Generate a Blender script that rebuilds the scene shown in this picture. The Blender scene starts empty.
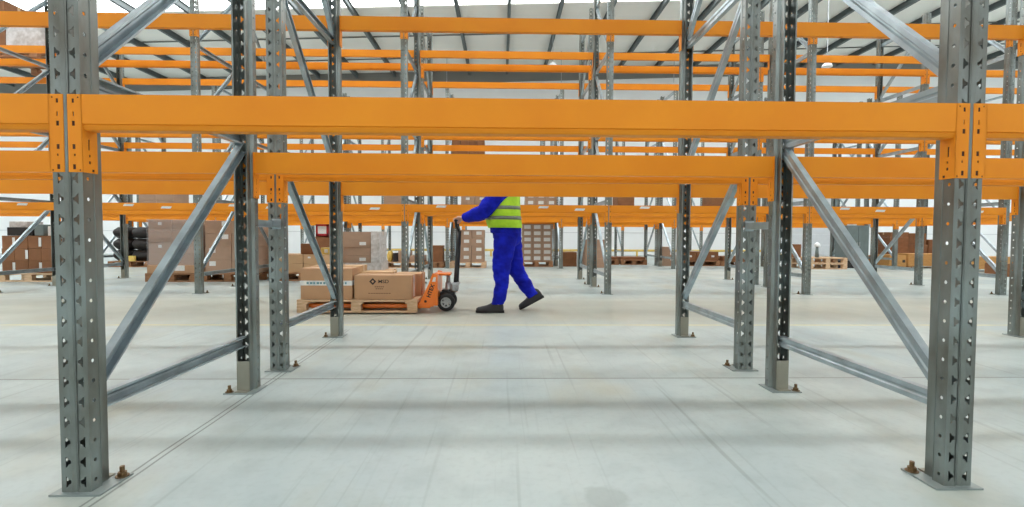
import bpy, bmesh, math, random
from mathutils import Vector, Matrix, noise
random.seed(7)
sc = bpy.context.scene
COL = sc.collection
PI = math.pi

# ------------------------------------------------------------------ materials
def lin(c):
    return tuple((x/12.92 if x <= .04045 else ((x+.055)/1.055)**2.4) for x in c)
def rgb(r, g, b):
    return lin((r/255, g/255, b/255)) + (1,)

def mat(name, col, rough=.5, metal=0., var=.0, scale=8., col2=None, bump=0., bscale=60., stretch=(1,1,1), spec=.5, coat=0., alpha=None, emit=None):
    m = bpy.data.materials.new(name); m.use_nodes = True
    nt = m.node_tree; N = nt.nodes; L = nt.links
    b = N['Principled BSDF']
    b.inputs['Roughness'].default_value = rough
    b.inputs['Metallic'].default_value = metal
    b.inputs['Specular IOR Level'].default_value = spec
    b.inputs['Coat Weight'].default_value = coat
    tc = N.new('ShaderNodeTexCoord')
    mp = N.new('ShaderNodeMapping'); mp.inputs['Scale'].default_value = stretch
    L.new(tc.outputs['Object'], mp.inputs['Vector'])
    ns = N.new('ShaderNodeTexNoise'); ns.inputs['Scale'].default_value = scale; ns.inputs['Detail'].default_value = 5
    L.new(mp.outputs['Vector'], ns.inputs['Vector'])
    c2 = col2 if col2 else tuple(max(0, x*(1-var)) for x in col[:3]) + (1,)
    c1 = col if col2 else tuple(min(1, x*(1+var*.6)) for x in col[:3]) + (1,)
    mx = N.new('ShaderNodeMix'); mx.data_type = 'RGBA'
    mr = N.new('ShaderNodeMapRange'); mr.inputs['From Min'].default_value = .35; mr.inputs['From Max'].default_value = .65
    L.new(ns.outputs['Fac'], mr.inputs['Value']); L.new(mr.outputs['Result'], mx.inputs['Factor'])
    mx.inputs['A'].default_value = c1; mx.inputs['B'].default_value = c2
    L.new(mx.outputs['Result'], b.inputs['Base Color'])
    if bump:
        n2 = N.new('ShaderNodeTexNoise'); n2.inputs['Scale'].default_value = bscale; n2.inputs['Detail'].default_value = 3
        L.new(mp.outputs['Vector'], n2.inputs['Vector'])
        bp = N.new('ShaderNodeBump'); bp.inputs['Strength'].default_value = bump; bp.inputs['Distance'].default_value = .01
        L.new(n2.outputs['Fac'], bp.inputs['Height']); L.new(bp.outputs['Normal'], b.inputs['Normal'])
    if alpha is not None: b.inputs['Alpha'].default_value = alpha
    if emit:
        b.inputs['Emission Color'].default_value = emit[0]; b.inputs['Emission Strength'].default_value = emit[1]
    return m

M = {}
M['galv'] = mat('galvanized_steel', rgb(148,157,155), .36, .82, scale=7, col2=rgb(108,106,97), bump=.03, bscale=25, stretch=(1,1,.35))
M['brace'] = mat('brace_steel', rgb(176,190,195), .34, .62, scale=9, col2=rgb(152,163,168))
M['plate'] = mat('base_plate_steel', rgb(150,160,158), .45, .5, var=.1)
M['bracket'] = mat('foot_bracket_steel', rgb(150,148,134), .5, .35, var=.1)
M['bolt'] = mat('rusty_bolt', rgb(120,96,66), .45, .7, var=.3, scale=80)
M['orange'] = mat('orange_enamel', rgb(236,146,32), .5, 0, scale=2.5, col2=rgb(230,137,28), bump=.02, bscale=12, spec=.25)
M['shade_bolt'] = mat('hole_shade_and_bolt', rgb(70,34,18), .6, .2, var=.2)  # shade inside the connector holes put into colour; also the jack bolt
M['white'] = mat('white_label_paper', rgb(232,230,224), .5, scale=70, col2=rgb(200,202,202), stretch=(1,1,4))
M['carton'] = mat('brown_cardboard', rgb(184,144,108), .75, var=.06, scale=6)
M['carton_b'] = mat('grey_brown_cardboard', rgb(165,136,114), .75, var=.07, scale=6)
M['carton_c'] = mat('dark_brown_cardboard', rgb(134,88,54), .75, var=.14, scale=6)  # dark brown, deepened for the racks' shade on the left stack
M['carton_d'] = mat('pale_tan_cardboard', rgb(190,154,114), .75, var=.06, scale=6)
M['tape'] = mat('clear_brown_tape', rgb(196,164,126), .3, var=.05)
M['whitetape'] = mat('white_printed_tape', rgb(226,226,222), .35, scale=22, col2=rgb(196,202,206), stretch=(1,1,.2))
M['ink'] = mat('dark_print_ink', rgb(38,28,24), .6)
M['fadedink'] = mat('faded_print_ink', rgb(122,90,68), .7)
M['bluepr'] = mat('blue_green_print', rgb(92,140,150), .5)
M['wood'] = mat('pale_pallet_wood', rgb(222,190,156), .7, scale=10, col2=rgb(198,162,124), stretch=(1,6,6), bump=.1)
M['woodd'] = mat('worn_pallet_wood', rgb(168,122,84), .75, scale=10, col2=rgb(140,98,66), stretch=(1,6,6))
M['timber'] = mat('bright_tan_timber', rgb(196,146,82), .65, scale=8, col2=rgb(176,124,66), stretch=(1,8,8))
M['film'] = mat('wrap_film', rgb(214,212,214), .18, 0, bump=.6, bscale=14, alpha=.22)
M['wrapped'] = mat('cloudy_wrap', rgb(212,208,206), .3, scale=14, col2=rgb(182,174,168), bump=.5, bscale=18)
M['black'] = mat('black_plastic', rgb(30,30,32), .45, var=.2)
M['dark'] = mat('dark_bags', rgb(30,24,22), .6, var=.3, bump=.3, bscale=12)
M['red'] = mat('red_plastic', rgb(170,32,36), .4)
M['yellow'] = mat('yellow_paint', rgb(222,190,96), .5, var=.1)
M['steelgrey'] = mat('grey_cabinet_paint', rgb(112,126,126), .5, var=.08)
M['jack'] = mat('orange_jack_paint', rgb(242,126,34), .35, var=.05, coat=.3)
M['rubber'] = mat('black_rubber', rgb(26,27,28), .6, var=.2)
M['alu'] = mat('cast_aluminium', rgb(178,182,184), .35, .6, var=.1)
M['wall'] = mat('white_wall_panel', rgb(238,240,240), .7, var=.03, scale=1)
M['wallgrey'] = mat('eave_shade_and_tie', rgb(122,122,118), .7, var=.06, scale=1)
M['roofp'] = mat('grey_roof_panel', rgb(244,241,234), .7, var=.04, scale=.7)
M['purlin'] = mat('painted_purlin_steel', rgb(92,100,100), .5, .2, var=.08)
M['doorp'] = mat('grey_door_panel', rgb(204,206,208), .6, var=.03)
M['blue'] = mat('royal_blue_workwear', rgb(20,34,188), .85, scale=9, col2=rgb(13,20,138), bump=.5, bscale=26, spec=.2)
M['lime'] = mat('lime_hi_vis', rgb(182,224,44), .7, scale=12, col2=rgb(156,204,30), bump=.35, bscale=20)
M['reflect'] = mat('grey_reflective_tape', rgb(114,120,106), .45, .2, var=.15, scale=30)
M['skin'] = mat('skin', rgb(216,166,142), .55, var=.05, scale=30)
M['hair'] = mat('brown_hair', rgb(54,38,28), .7, var=.3, scale=60)
M['shoe'] = mat('black_leather', rgb(30,32,36), .4, var=.2)
M['sole'] = mat('dark_rubber_sole', rgb(22,22,24), .7)
M['eyew'] = mat('eye_white', rgb(236,234,230), .3)
M['lip'] = mat('lips', rgb(176,106,96), .5)
M['lamp'] = mat('white_lamp_shade', rgb(236,238,238), .4)

def emission(name, col, s):
    m = bpy.data.materials.new(name); m.use_nodes = True
    nt = m.node_tree; nt.nodes.clear()
    e = nt.nodes.new('ShaderNodeEmission'); o = nt.nodes.new('ShaderNodeOutputMaterial')
    e.inputs['Color'].default_value = col; e.inputs['Strength'].default_value = s
    nt.links.new(e.outputs[0], o.inputs['Surface'])
    return m

def floor_mat():
    m = bpy.data.materials.new('polished_concrete'); m.use_nodes = True
    nt = m.node_tree; N = nt.nodes; L = nt.links
    b = N['Principled BSDF']
    tc = N.new('ShaderNodeTexCoord'); sp = N.new('ShaderNodeSeparateXYZ'); L.new(tc.outputs['Object'], sp.inputs[0])
    X, Y = sp.outputs['X'], sp.outputs['Y']
    def math_(op, a, b_=None, c=None, clamp=False):
        n = N.new('ShaderNodeMath'); n.operation = op; n.use_clamp = clamp
        for i, v in enumerate((a, b_, c)):
            if v is None: continue
            if isinstance(v, (int, float)): n.inputs[i].default_value = v
            else: L.new(v, n.inputs[i])
        return n.outputs[0]
    def noise_(scale, det=4, stretch=None, rot=0):
        n = N.new('ShaderNodeTexNoise'); n.inputs['Scale'].default_value = scale; n.inputs['Detail'].default_value = det
        if stretch or rot:
            mp = N.new('ShaderNodeMapping'); mp.inputs['Scale'].default_value = stretch or (1,1,1); mp.inputs['Rotation'].default_value = (0,0,rot)
            L.new(tc.outputs['Object'], mp.inputs[0]); L.new(mp.outputs[0], n.inputs['Vector'])
        else: L.new(tc.outputs['Object'], n.inputs['Vector'])
        return n.outputs['Fac']
    def rng(v, a, b_, c=0, d=1):
        n = N.new('ShaderNodeMapRange'); n.inputs['From Min'].default_value = a; n.inputs['From Max'].default_value = b_
        n.inputs['To Min'].default_value = c; n.inputs['To Max'].default_value = d
        L.new(v, n.inputs['Value']); return n.outputs['Result']
    def mix(f, a, b_):
        n = N.new('ShaderNodeMix'); n.data_type = 'RGBA'
        if isinstance(f, (int, float)): n.inputs['Factor'].default_value = f
        else: L.new(f, n.inputs['Factor'])
        for k, v in (('A', a), ('B', b_)):
            if isinstance(v, tuple): n.inputs[k].default_value = v
            else: L.new(v, n.inputs[k])
        return n.outputs['Result']
    c = mix(rng(noise_(.6, 6), .34, .66), rgb(190,199,194), rgb(166,179,178))
    c = mix(math_('MULTIPLY', rng(noise_(1.1, 6, (1,.45,1), .5), .48, .7), .6), c, rgb(146,163,168))          # cool patches
    c = mix(math_('MULTIPLY', rng(noise_(1.9, 6, (1,.5,1), -.6), .54, .74), .65), c, rgb(168,164,140))         # brownish wear
    c = mix(math_('MULTIPLY', rng(noise_(6, 6), .48, .70), .3), c, rgb(142,152,150))
    c = mix(math_('MULTIPLY', rng(noise_(38, 4), .5, .75), .18), c, rgb(136,146,144))
    # fine scratches, curved a little
    for r, st, sc_, th in ((.7, (22,.5,1), 1.0, .66), (-.55, (26,.45,1), .9, .66), (.2, (24,.4,1), 1.1, .67), (-1.2, (20,.5,1), 1.0, .67), (1.25, (30,.6,1), .8, .66)):
        c = mix(math_('MULTIPLY', rng(noise_(sc_, 2, st, r), th, th+.07), .22), c, rgb(116,124,122))
    for r, st, sc_, th in ((.45, (16,.35,1), 1.0, .70), (-.35, (14,.3,1), 1.0, .69)):
        c = mix(math_('MULTIPLY', rng(noise_(sc_, 2, st, r), th, th+.05), .32), c, rgb(104,108,102))
    # tan band along the aisle
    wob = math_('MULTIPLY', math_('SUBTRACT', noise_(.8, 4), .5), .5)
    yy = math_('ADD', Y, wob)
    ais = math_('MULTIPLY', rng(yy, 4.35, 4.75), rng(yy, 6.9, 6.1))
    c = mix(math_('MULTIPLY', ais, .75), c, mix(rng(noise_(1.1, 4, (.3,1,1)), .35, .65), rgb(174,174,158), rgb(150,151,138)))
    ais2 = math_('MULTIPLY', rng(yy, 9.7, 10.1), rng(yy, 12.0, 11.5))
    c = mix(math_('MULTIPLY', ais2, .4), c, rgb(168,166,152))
    # painted yellow aisle lines, worn
    worn = rng(noise_(5, 5), .32, .5, .35, .8)
    for y0 in (4.475, 9.55):
        c = mix(math_('MULTIPLY', math_('COMPARE', Y, y0, .026), worn), c, rgb(206,196,140))
    # saw-cut joints
    for y0, w_, s in ((2.79, .007, .75), (6.43, .02, .3), (7.97, .015, .45), (11.6, .02, .3), (-1.3, .007, .7)):
        c = mix(math_('MULTIPLY', math_('COMPARE', Y, y0, w_), s), c, rgb(96,98,92))
    jx = math_('ADD', math_('MULTIPLY', Y, -.028), math_('MULTIPLY', math_('SUBTRACT', noise_(3, 3), .5), .01))
    jj = math_('ADD', X, math_('MULTIPLY', jx, -1))
    front = rng(Y, 4.3, 4.2)
    for x0 in (-1.178, -1.205):
        c = mix(math_('MULTIPLY', math_('MULTIPLY', math_('COMPARE', jj, x0, .0045), front), .7), c, rgb(92,94,90))
    # damp spot near the camera
    dx = math_('SUBTRACT', X, .325); dy = math_('MULTIPLY', math_('SUBTRACT', Y, 1.50), .9)
    rr = math_('SQRT', math_('ADD', math_('MULTIPLY', dx, dx), math_('MULTIPLY', dy, dy)))
    rr = math_('ADD', rr, math_('MULTIPLY', math_('SUBTRACT', noise_(14, 4), .5), .09))
    c = mix(math_('MULTIPLY', rng(rr, .078, .055), .45), c, rgb(140,148,144))
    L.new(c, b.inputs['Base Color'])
    L.new(rng(noise_(1.3, 5), .3, .7, .3, .5), b.inputs['Roughness'])
    b.inputs['Specular IOR Level'].default_value = .5
    bp = N.new('ShaderNodeBump'); bp.inputs['Strength'].default_value = .03; bp.inputs['Distance'].default_value = .01
    L.new(noise_(7, 4), bp.inputs['Height']); L.new(bp.outputs[0], b.inputs['Normal'])
    return m
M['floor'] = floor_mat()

# ------------------------------------------------------------------ mesh helpers
class MB:
    def __init__(s): s.bm = bmesh.new(); s.mi = 0
    def face(s, vs):
        try:
            f = s.bm.faces.new(vs); f.material_index = s.mi; return f
        except ValueError: return None
    def poly(s, pts): return s.face([s.bm.verts.new(p) for p in pts])
    def box(s, x0, x1, y0, y1, z0, z1, rot=None, at=None):
        P = [Vector((x, y, z)) for z in (z0, z1) for y in (y0, y1) for x in (x0, x1)]
        if rot is not None: P = [rot @ p for p in P]
        if at is not None: P = [p + Vector(at) for p in P]
        v = [s.bm.verts.new(p) for p in P]
        for q in ((0,2,3,1), (4,5,7,6), (0,1,5,4), (2,6,7,3), (0,4,6,2), (1,3,7,5)): s.face([v[i] for i in q])
        return s
    def loft(s, rings, cap=True, closed=True):
        R = [[s.bm.verts.new(p) for p in r] for r in rings]
        n = len(R[0])
        for a, b in zip(R, R[1:]):
            for i in range(n if closed else n-1):
                j = (i+1) % n
                s.face([a[i], a[j], b[j], b[i]])
        if cap:
            s.face(list(reversed(R[0]))); s.face(R[-1])
        return s
    def tube(s, pts, radii, seg=12, cap=True):
        pts = [Vector(p) for p in pts]
        if isinstance(radii, (int, float)): radii = [radii]*len(pts)
        rings = []; up = None
        for i, p in enumerate(pts):
            t = (pts[min(i+1, len(pts)-1)] - pts[max(i-1, 0)]).normalized()
            if up is None:
                up = Vector((0,0,1)) if abs(t.z) < .9 else Vector((1,0,0))
            a = t.cross(up).normalized(); b = a.cross(t).normalized(); up = b
            r = radii[i]; ra, rb = (r if isinstance(r, tuple) else (r, r))
            rings.append([p + a*ra*math.cos(2*PI*k/seg) + b*rb*math.sin(2*PI*k/seg) for k in range(seg)])
        return s.loft(rings, cap)
    def prism(s, pts2, h, f):
        # pts2 polygon (a,b); f(a,b,c) -> 3D, extruded c=0..h
        A = [s.bm.verts.new(f(a, b, 0)) for a, b in pts2]; B = [s.bm.verts.new(f(a, b, h)) for a, b in pts2]
        n = len(A); s.face(list(reversed(A))); s.face(B)
        for i in range(n): s.face([A[i], A[(i+1) % n], B[(i+1) % n], B[i]])
        return s
    def ball(s, c, r, seg=16, ring=10):
        rx, ry, rz = r if isinstance(r, tuple) else (r, r, r)
        rings = []
        for i in range(1, ring):
            t = PI*i/ring
            rings.append([Vector(c) + Vector((rx*math.sin(t)*math.cos(2*PI*k/seg), ry*math.sin(t)*math.sin(2*PI*k/seg), -rz*math.cos(t))) for k in range(seg)])
        R = [[s.bm.verts.new(p) for p in r_] for r_ in rings]
        for a, b in zip(R, R[1:]):
            for i in range(seg): s.face([a[i], a[(i+1) % seg], b[(i+1) % seg], b[i]])
        lo = s.bm.verts.new(Vector(c)-Vector((0,0,rz))); hi = s.bm.verts.new(Vector(c)+Vector((0,0,rz)))
        for i in range(seg):
            s.face([lo, R[0][(i+1) % seg], R[0][i]]); s.face([hi, R[-1][i], R[-1][(i+1) % seg]])
        return s
    def bevel(s, w, seg=2):
        bmesh.ops.recalc_face_normals(s.bm, faces=s.bm.faces)
        es = [e for e in s.bm.edges if len(e.link_faces) == 2 and e.calc_face_angle(0) > .6]
        bmesh.ops.bevel(s.bm, geom=es, offset=w, segments=seg, affect='EDGES', clamp_overlap=True, profile=.5)
        return s
    def mesh(s, name, mats, smooth=False, recalc=True):
        if recalc: bmesh.ops.recalc_face_normals(s.bm, faces=s.bm.faces)
        me = bpy.data.meshes.new(name); s.bm.to_mesh(me); s.bm.free()
        for m in (mats if isinstance(mats, (list, tuple)) else [mats]): me.materials.append(m)
        if smooth:
            me.shade_smooth() if hasattr(me, 'shade_smooth') else None
            for p in me.polygons: p.use_smooth = True
        return me

def ob(name, me, parent=None, loc=(0,0,0), rot=(0,0,0)):
    o = bpy.data.objects.new(name, me); COL.objects.link(o)
    o.location = loc; o.rotation_euler = rot
    if parent is not None: o.parent = parent
    return o
def tag(o, label, cat, group=None):
    o['label'] = label; o['category'] = cat; o['kind'] = 'thing'
    if group: o['group'] = group
    return o
def thing(name, label, cat, loc=(0,0,0), rz=0, group=None):
    return tag(ob(name, None, None, loc, (0,0,rz)), label, cat, group)
def struct(name, me, loc=(0,0,0), parent=None):
    o = ob(name, me, parent, loc); o['kind'] = 'structure'; return o
def evaluated(me, mods):
    o = bpy.data.objects.new('tmp', me); COL.objects.link(o)
    for t, kw in mods:
        md = o.modifiers.new(t, t)
        for k, v in kw.items(): setattr(md, k, v)
    bpy.context.view_layer.update()
    dg = bpy.context.evaluated_depsgraph_get()
    r = bpy.data.meshes.new_from_object(o.evaluated_get(dg), depsgraph=dg)
    bpy.data.objects.remove(o)
    return r
def remesh(me, vox, mats, smooth_it=2):
    r = evaluated(me, [('REMESH', dict(mode='VOXEL', voxel_size=vox, use_smooth_shade=True)), ('SMOOTH', dict(iterations=smooth_it, factor=.5))])
    r.materials.clear()
    for m in (mats if isinstance(mats, (list, tuple)) else [mats]): r.materials.append(m)
    for p in r.polygons: p.use_smooth = True; p.material_index = 0
    return r
def text_mesh(body, size, m, name='print', bold=0):
    cu = bpy.data.curves.new(name, 'FONT'); cu.body = body; cu.size = size; cu.extrude = .0006; cu.offset = bold; cu.align_x = 'CENTER'; cu.align_y = 'CENTER'
    o = bpy.data.objects.new('tmp', cu); COL.objects.link(o); bpy.context.view_layer.update()
    dg = bpy.context.evaluated_depsgraph_get()
    me = bpy.data.meshes.new_from_object(o.evaluated_get(dg), depsgraph=dg)
    bpy.data.objects.remove(o); me.materials.clear(); me.materials.append(m)
    return me

# ------------------------------------------------------------------ rack geometry
W = 2.8; XL = -1.32; DEP = 1.091; PITCH = .0628; PH = 4.56

def post_mesh():
    """perforated sigma section, front face at y=0 facing -Y, body towards +Y"""
    mb = MB(); bm = mb.bm
    n = int(PH/PITCH); z0 = .006
    half = [(.005,0), (.0445,0), (.0445,.040), (.034,.052), (.034,.085), (.027,.085)]
    prof = [(-u, v) for u, v in reversed(half)] + [(0,.005)] + half
    segs = list(zip(prof, prof[1:]))
    for (a, b) in segs:
        a = Vector(a); b = Vector(b); d = b-a; ln = d.length
        front = a.y == 0 and b.y == 0
        side = abs(abs(a.x)-.0445) < 1e-5 and abs(abs(b.x)-.0445) < 1e-5 and not front
        def pt(s, z): return Vector((a.x+d.x*s, a.y+d.y*s, z))
        if not (front or side):
            mb.poly([pt(0,z0), pt(1,z0), pt(1,z0+n*PITCH), pt(0,z0+n*PITCH)]); continue
        for i in range(n):
            za = z0+i*PITCH; zb = za+PITCH; zc = (za+zb)/2
            cn = [(0,za), (1,za), (1,zb), (0,zb)]
            C = [bm.verts.new(pt(s, z)) for s, z in cn]
            if front:
                # tear-shaped slot, tall side outwards
                lw = a.x < -.01
                so, sm, si = .35, .49, .76
                ho, hi = .0175, .0090
                hole = [(so,-ho), (sm,-ho*.8), (sm+.03,-hi), (si,-hi*.5), (si,hi*.5), (sm+.03,hi), (sm,ho*.8), (so,ho)]
                if not lw: hole = [(1-q, z) for q, z in hole]; C = [C[1], C[0], C[3], C[2]]
                H = [bm.verts.new(pt(q, zc+z)) for q, z in hole]
                mb.face([C[0], C[1], H[3], H[2], H[1], H[0]]); mb.face([C[1], C[2], H[4], H[3]])
                mb.face([C[2], C[3], H[7], H[6], H[5], H[4]]); mb.face([C[3], C[0], H[0], H[7]])
            else:
                r = .0062; c0 = .5
                H = [bm.verts.new(pt(c0 + r/ln*math.cos(t), zc + r*math.sin(t))) for t in [(-135+45*k)*PI/180 for k in range(8)]]
                # H[0] at -135deg (near corner 0), H[2] at -45 (corner 1), H[4] corner 2, H[6] corner 3
                for k in range(4):
                    j = (k+1) % 4
                    mb.face([C[k], C[j], H[(2*k+2)%8], H[(2*k+1)%8]])
                    mb.face([C[k], H[(2*k+1)%8], H[2*k]])
    bmesh.ops.remove_doubles(bm, verts=bm.verts, dist=1e-5)
    bmesh.ops.recalc_face_normals(bm, faces=bm.faces)
    bmesh.ops.solidify(bm, geom=bm.faces[:], thickness=.0022)
    return mb.mesh('post', M['galv'])
POST = post_mesh()

def brace_mesh(p0, p1, web=.052, fl=.030, t=.002):
    """C-channel in the frame plane, open towards +X"""
    p0 = Vector(p0); p1 = Vector(p1); d = (p1-p0).normalized(); s = Vector((1,0,0)); w = s.cross(d).normalized()
    h = web/2; x0 = -fl/2
    prof = [(x0,-h), (x0+fl,-h), (x0+fl,-h+.007), (x0+fl-t,-h+.007), (x0+fl-t,-h+t), (x0+t,-h+t), (x0+t,-.006), (x0+t+.005,-.003), (x0+t+.005,.003), (x0+t,.006), (x0+t,h-t),
            (x0+fl-t,h-t), (x0+fl-t,h-.007), (x0+fl,h-.007), (x0+fl,h), (x0,h), (x0,.006+t), (x0+.005,.003), (x0+.005,-.003), (x0,-.006-t)]
    mb = MB()
    A = [mb.bm.verts.new(p0 + s*u + w*v) for u, v in prof]; B = [mb.bm.verts.new(p1 + s*u + w*v) for u, v in prof]
    n = len(prof)
    for i in range(n): mb.face([A[i], A[(i+1)%n], B[(i+1)%n], B[i]])
    mb.face(A); mb.face(B[::-1])
    return mb.mesh('brace', M['brace'])
ya, yb = .07, DEP-.07
HBR = brace_mesh((0,ya,0), (0,yb,0))
DBR = brace_mesh((0,ya,0), (0,yb,.93))
DBR_R = brace_mesh((0,yb,0), (0,ya,.93))
mb = MB(); mb.box(-.07,.084, -.018,.125, 0,.006); BPL = mb.mesh('base_plate', M['plate'])
mb = MB(); mb.box(-.084,.07, -.018,.125, 0,.006); BPL_M = mb.mesh('base_plate', M['plate'])
mb = MB(); mb.box(-.031,.031, .0855,.0885, .006,.16); mb.box(-.031,.031, .0885,.115, .006,.011); FBR = mb.mesh('foot_bracket', M['bracket'])
def bolt_mesh():
    mb = MB(); hexa = [(.014*math.cos(PI/3*k), .014*math.sin(PI/3*k)) for k in range(6)]
    mb.tube([(0,0,0), (0,0,.003)], .02, 14)
    mb.prism(hexa, .012, lambda a, b, c: (a, b, .003+c)); mb.tube([(0,0,.015), (0,0,.034)], .0075, 10)
    return mb.mesh('anchor_bolt', M['bolt'])
BOLT = bolt_mesh()

def frame(label, x, y, flip, bolts=True, group=None, mir=False):
    r = thing('upright_frame', label, 'rack upright', (x, y, 0), 0, group)
    for rear in (False, True):
        loc = (0, DEP, 0) if rear else (0,0,0); rot = (0,0,PI) if rear else (0,0,0)
        ob('post', POST, r, loc, rot)
        bp = ob('base_plate', BPL_M if mir else BPL, r, loc, rot)
        ob('foot_bracket', FBR, r, loc, rot)
        if bolts:
            ob('anchor_bolt', BOLT, bp, (-.064 if mir else .064, .102, .006))
    z = .262
    for i in range(5):
        ob('horizontal_brace', HBR, r, (0,0,z))
        if i < 4: ob('diagonal_brace', DBR_R if flip else DBR, r, (0,0,z+.058))
        z += 1.03
    return r

BH = .107
def rail_mesh():
    x0, x1 = .0495, W-.0495
    prof = [(-.003,0), (-.003,-.088), (.0005,-.0905), (-.0015,-.093), (.002,-.104), (.004,-BH), (.044,-BH), (.044,0)]
    mb = MB(); A = [mb.bm.verts.new((x0, y, z)) for y, z in prof]; B = [mb.bm.verts.new((x1, y, z)) for y, z in prof]
    n = len(prof)
    for i in range(n): mb.face([A[i], A[(i+1)%n], B[(i+1)%n], B[i]])
    mb.face(A); mb.face(B[::-1])
    return mb.mesh('rail', M['orange'])
RAIL = rail_mesh()
def holed_plate(mb, u0, u1, v0, v1, holes, f):
    us = sorted({u0, u1} | {h[0] for h in holes} | {h[1] for h in holes}); vs = sorted({v0, v1} | {h[2] for h in holes} | {h[3] for h in holes})
    V = {}
    def g(u, v):
        if (u, v) not in V: V[(u, v)] = mb.bm.verts.new(f(u, v))
        return V[(u, v)]
    fs = []
    for a, b in zip(us, us[1:]):
        for c, d in zip(vs, vs[1:]):
            m_, n_ = (a+b)/2, (c+d)/2
            if any(h[0] < m_ < h[1] and h[2] < n_ < h[3] for h in holes): continue
            fs.append(mb.face([g(a,c), g(b,c), g(b,d), g(a,d)]))
    return fs
def connector_mesh(mirror):
    CH = .2345; s = -1 if mirror else 1
    mb = MB()
    holes = [(.020,.027,-.026,-.013), (.019,.028,-.095,-.080), (.019,.028,-.165,-.150), (.023,.028,-.186,-.179), (.019,.028,-.226,-.211),
             (.036,.041,-.012,-.007), (.038,.043,-.231,-.226), (.022,.026,-.066,-.052)]
    fs = holed_plate(mb, .0065, .0500, -CH, 0, holes, lambda u, v: (s*u, -.0035, v))
    bmesh.ops.recalc_face_normals(mb.bm, faces=mb.bm.faces); bmesh.ops.solidify(mb.bm, geom=mb.bm.faces[:], thickness=.003)
    k = len(mb.bm.faces)
    h2 = [(.018,.024,-.165,-.132), (.020,.026,-.186,-.178), (.019,.027,-.207,-.198), (.030,.040,-.230,-.222)]
    b2 = MB(); holed_plate(b2, -.0035, .052, -CH, 0, h2, lambda u, v: (s*.0495, u, v))
    bmesh.ops.recalc_face_normals(b2.bm, faces=b2.bm.faces); bmesh.ops.solidify(b2.bm, geom=b2.bm.faces[:], thickness=.003)
    tmp = bpy.data.meshes.new('t'); b2.bm.to_mesh(tmp); b2.bm.free(); mb.bm.from_mesh(tmp); bpy.data.meshes.remove(tmp)
    mb.mi = 1     # dark boxes painting the shadow within the holes, set below the plate face
    for (u0, u1, v0, v1) in holes[:-1]:
        mb.box(min(s*u0, s*u1), max(s*u0, s*u1), -.0018, .004, v0, v1)
    for (u0, u1, v0, v1) in h2: mb.box(min(s*.0465, s*.0475), max(s*.0465, s*.0475), u0, u1, v0, v1)
    return mb.mesh('end_connector', [M['orange'], M['shade_bolt']])
CON_L, CON_R = connector_mesh(False), connector_mesh(True)
def sticker_mesh():
    mb = MB(); mb.prism([(-.075,-.014), (.055,-.016), (.075,.014), (-.055,.016)], .001, lambda a, b, c: (a, -.0032-c, b))
    return mb.mesh('location_label', M['white'])
STICK = sticker_mesh()

def beam(label, x, y, ztop, rear, group, stickers=()):
    """x,y: centre of the left post and plane of its face; rear beams are turned round"""
    r = thing('rack_beam', label, 'rack beam', (x+W if rear else x, y, ztop), PI if rear else 0, group)
    ob('rail', RAIL, r)
    ob('end_connector', CON_L, r); ob('end_connector', CON_R, r, (W,0,0))
    for sx, sz in stickers: ob('location_label', STICK, r, (sx,0,sz))
    return r

ROWS = [('nearest rack row', 1.548, False), ('second rack row', 2.943, True), ('third rack row', 6.819, False), ('fourth rack row', 8.214, True),
        ('fifth rack row', 12.2, False), ('sixth rack row', 13.55, True), ('farthest rack row', 17.4, False)]
ORD = ['', 'first', 'second', 'third', 'fourth', 'fifth', 'sixth']
def baywords(b):
    return 'middle bay' if b == 0 else '%s bay %s of middle' % (ORD[abs(b)], 'left' if b < 0 else 'right')
def postwords(k):
    if k <= 0: return '%s frame left of its middle bay' % ORD[1-k]
    return '%s frame right of its middle bay' % ORD[k]
KR = [(0,1), (0,2), (-2,3), (-2,4), (-3,5), (-3,5), (-3,5)]
for ri, (rn, y, flip) in enumerate(ROWS):
    for k in range(KR[ri][0], KR[ri][1]+1):
        lab = 'galvanized slotted upright frame in the %s, %s' % (rn, postwords(k))
        if ri == 0: lab = 'big galvanized slotted upright frame nearest the camera, %s its middle bay' % ('left of' if k == 0 else 'right of')
        frame(lab, XL+k*W, y, flip, ri < 4, 'upright frames of the '+rn, k > 0)
# (row, face, levels with top height, bays)
LV = [(0,'front',[('first',1.232)],(-1,1)), (0,'rear',[('first',1.232)],(-1,1)),
      (1,'front',[('first',1.232)],(-1,1)), (1,'rear',[('first',1.232),('second',2.53)],(-1,2)),
      (2,'front',[('first',1.232),('third',3.69)],(-2,2)), (2,'rear',[('first',1.232),('third',3.69)],(-3,2)),
      (3,'front',[('first',1.232),('second',2.485),('third',3.605)],(-3,3)), (3,'rear',[('first',1.232),('second',2.48),('third',3.635)],(-3,3)),
      (4,'front',[('first',1.24)],(-3,4)), (4,'rear',[('first',1.24)],(-3,4)),
      (5,'front',[('first',1.24)],(-3,4)), (5,'rear',[('first',1.24)],(-3,4)),
      (6,'front',[('first',1.24)],(-3,4))]
for ri, face, levels, (b0, b1) in LV:
    rn, y, _ = ROWS[ri]
    for ln, zt in levels:
        for b in range(b0, b1+1):
            st = ()
            if ln == 'first' and ri == 2: st = ((.5,-.028), (1.0,-.055), (1.9,-.03), (2.4,-.06)) if face == 'front' else ()
            if ln == 'first' and ri == 3 and face == 'rear': st = ()
            beam('orange rack beam, %s level, %s of %s, %s' % (ln, face, rn, baywords(b)), XL+b*W, y+(DEP if face == 'rear' else 0), zt, face == 'rear',
                 'rack beams at the %s level of the %s' % (ln, rn), st)
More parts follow.
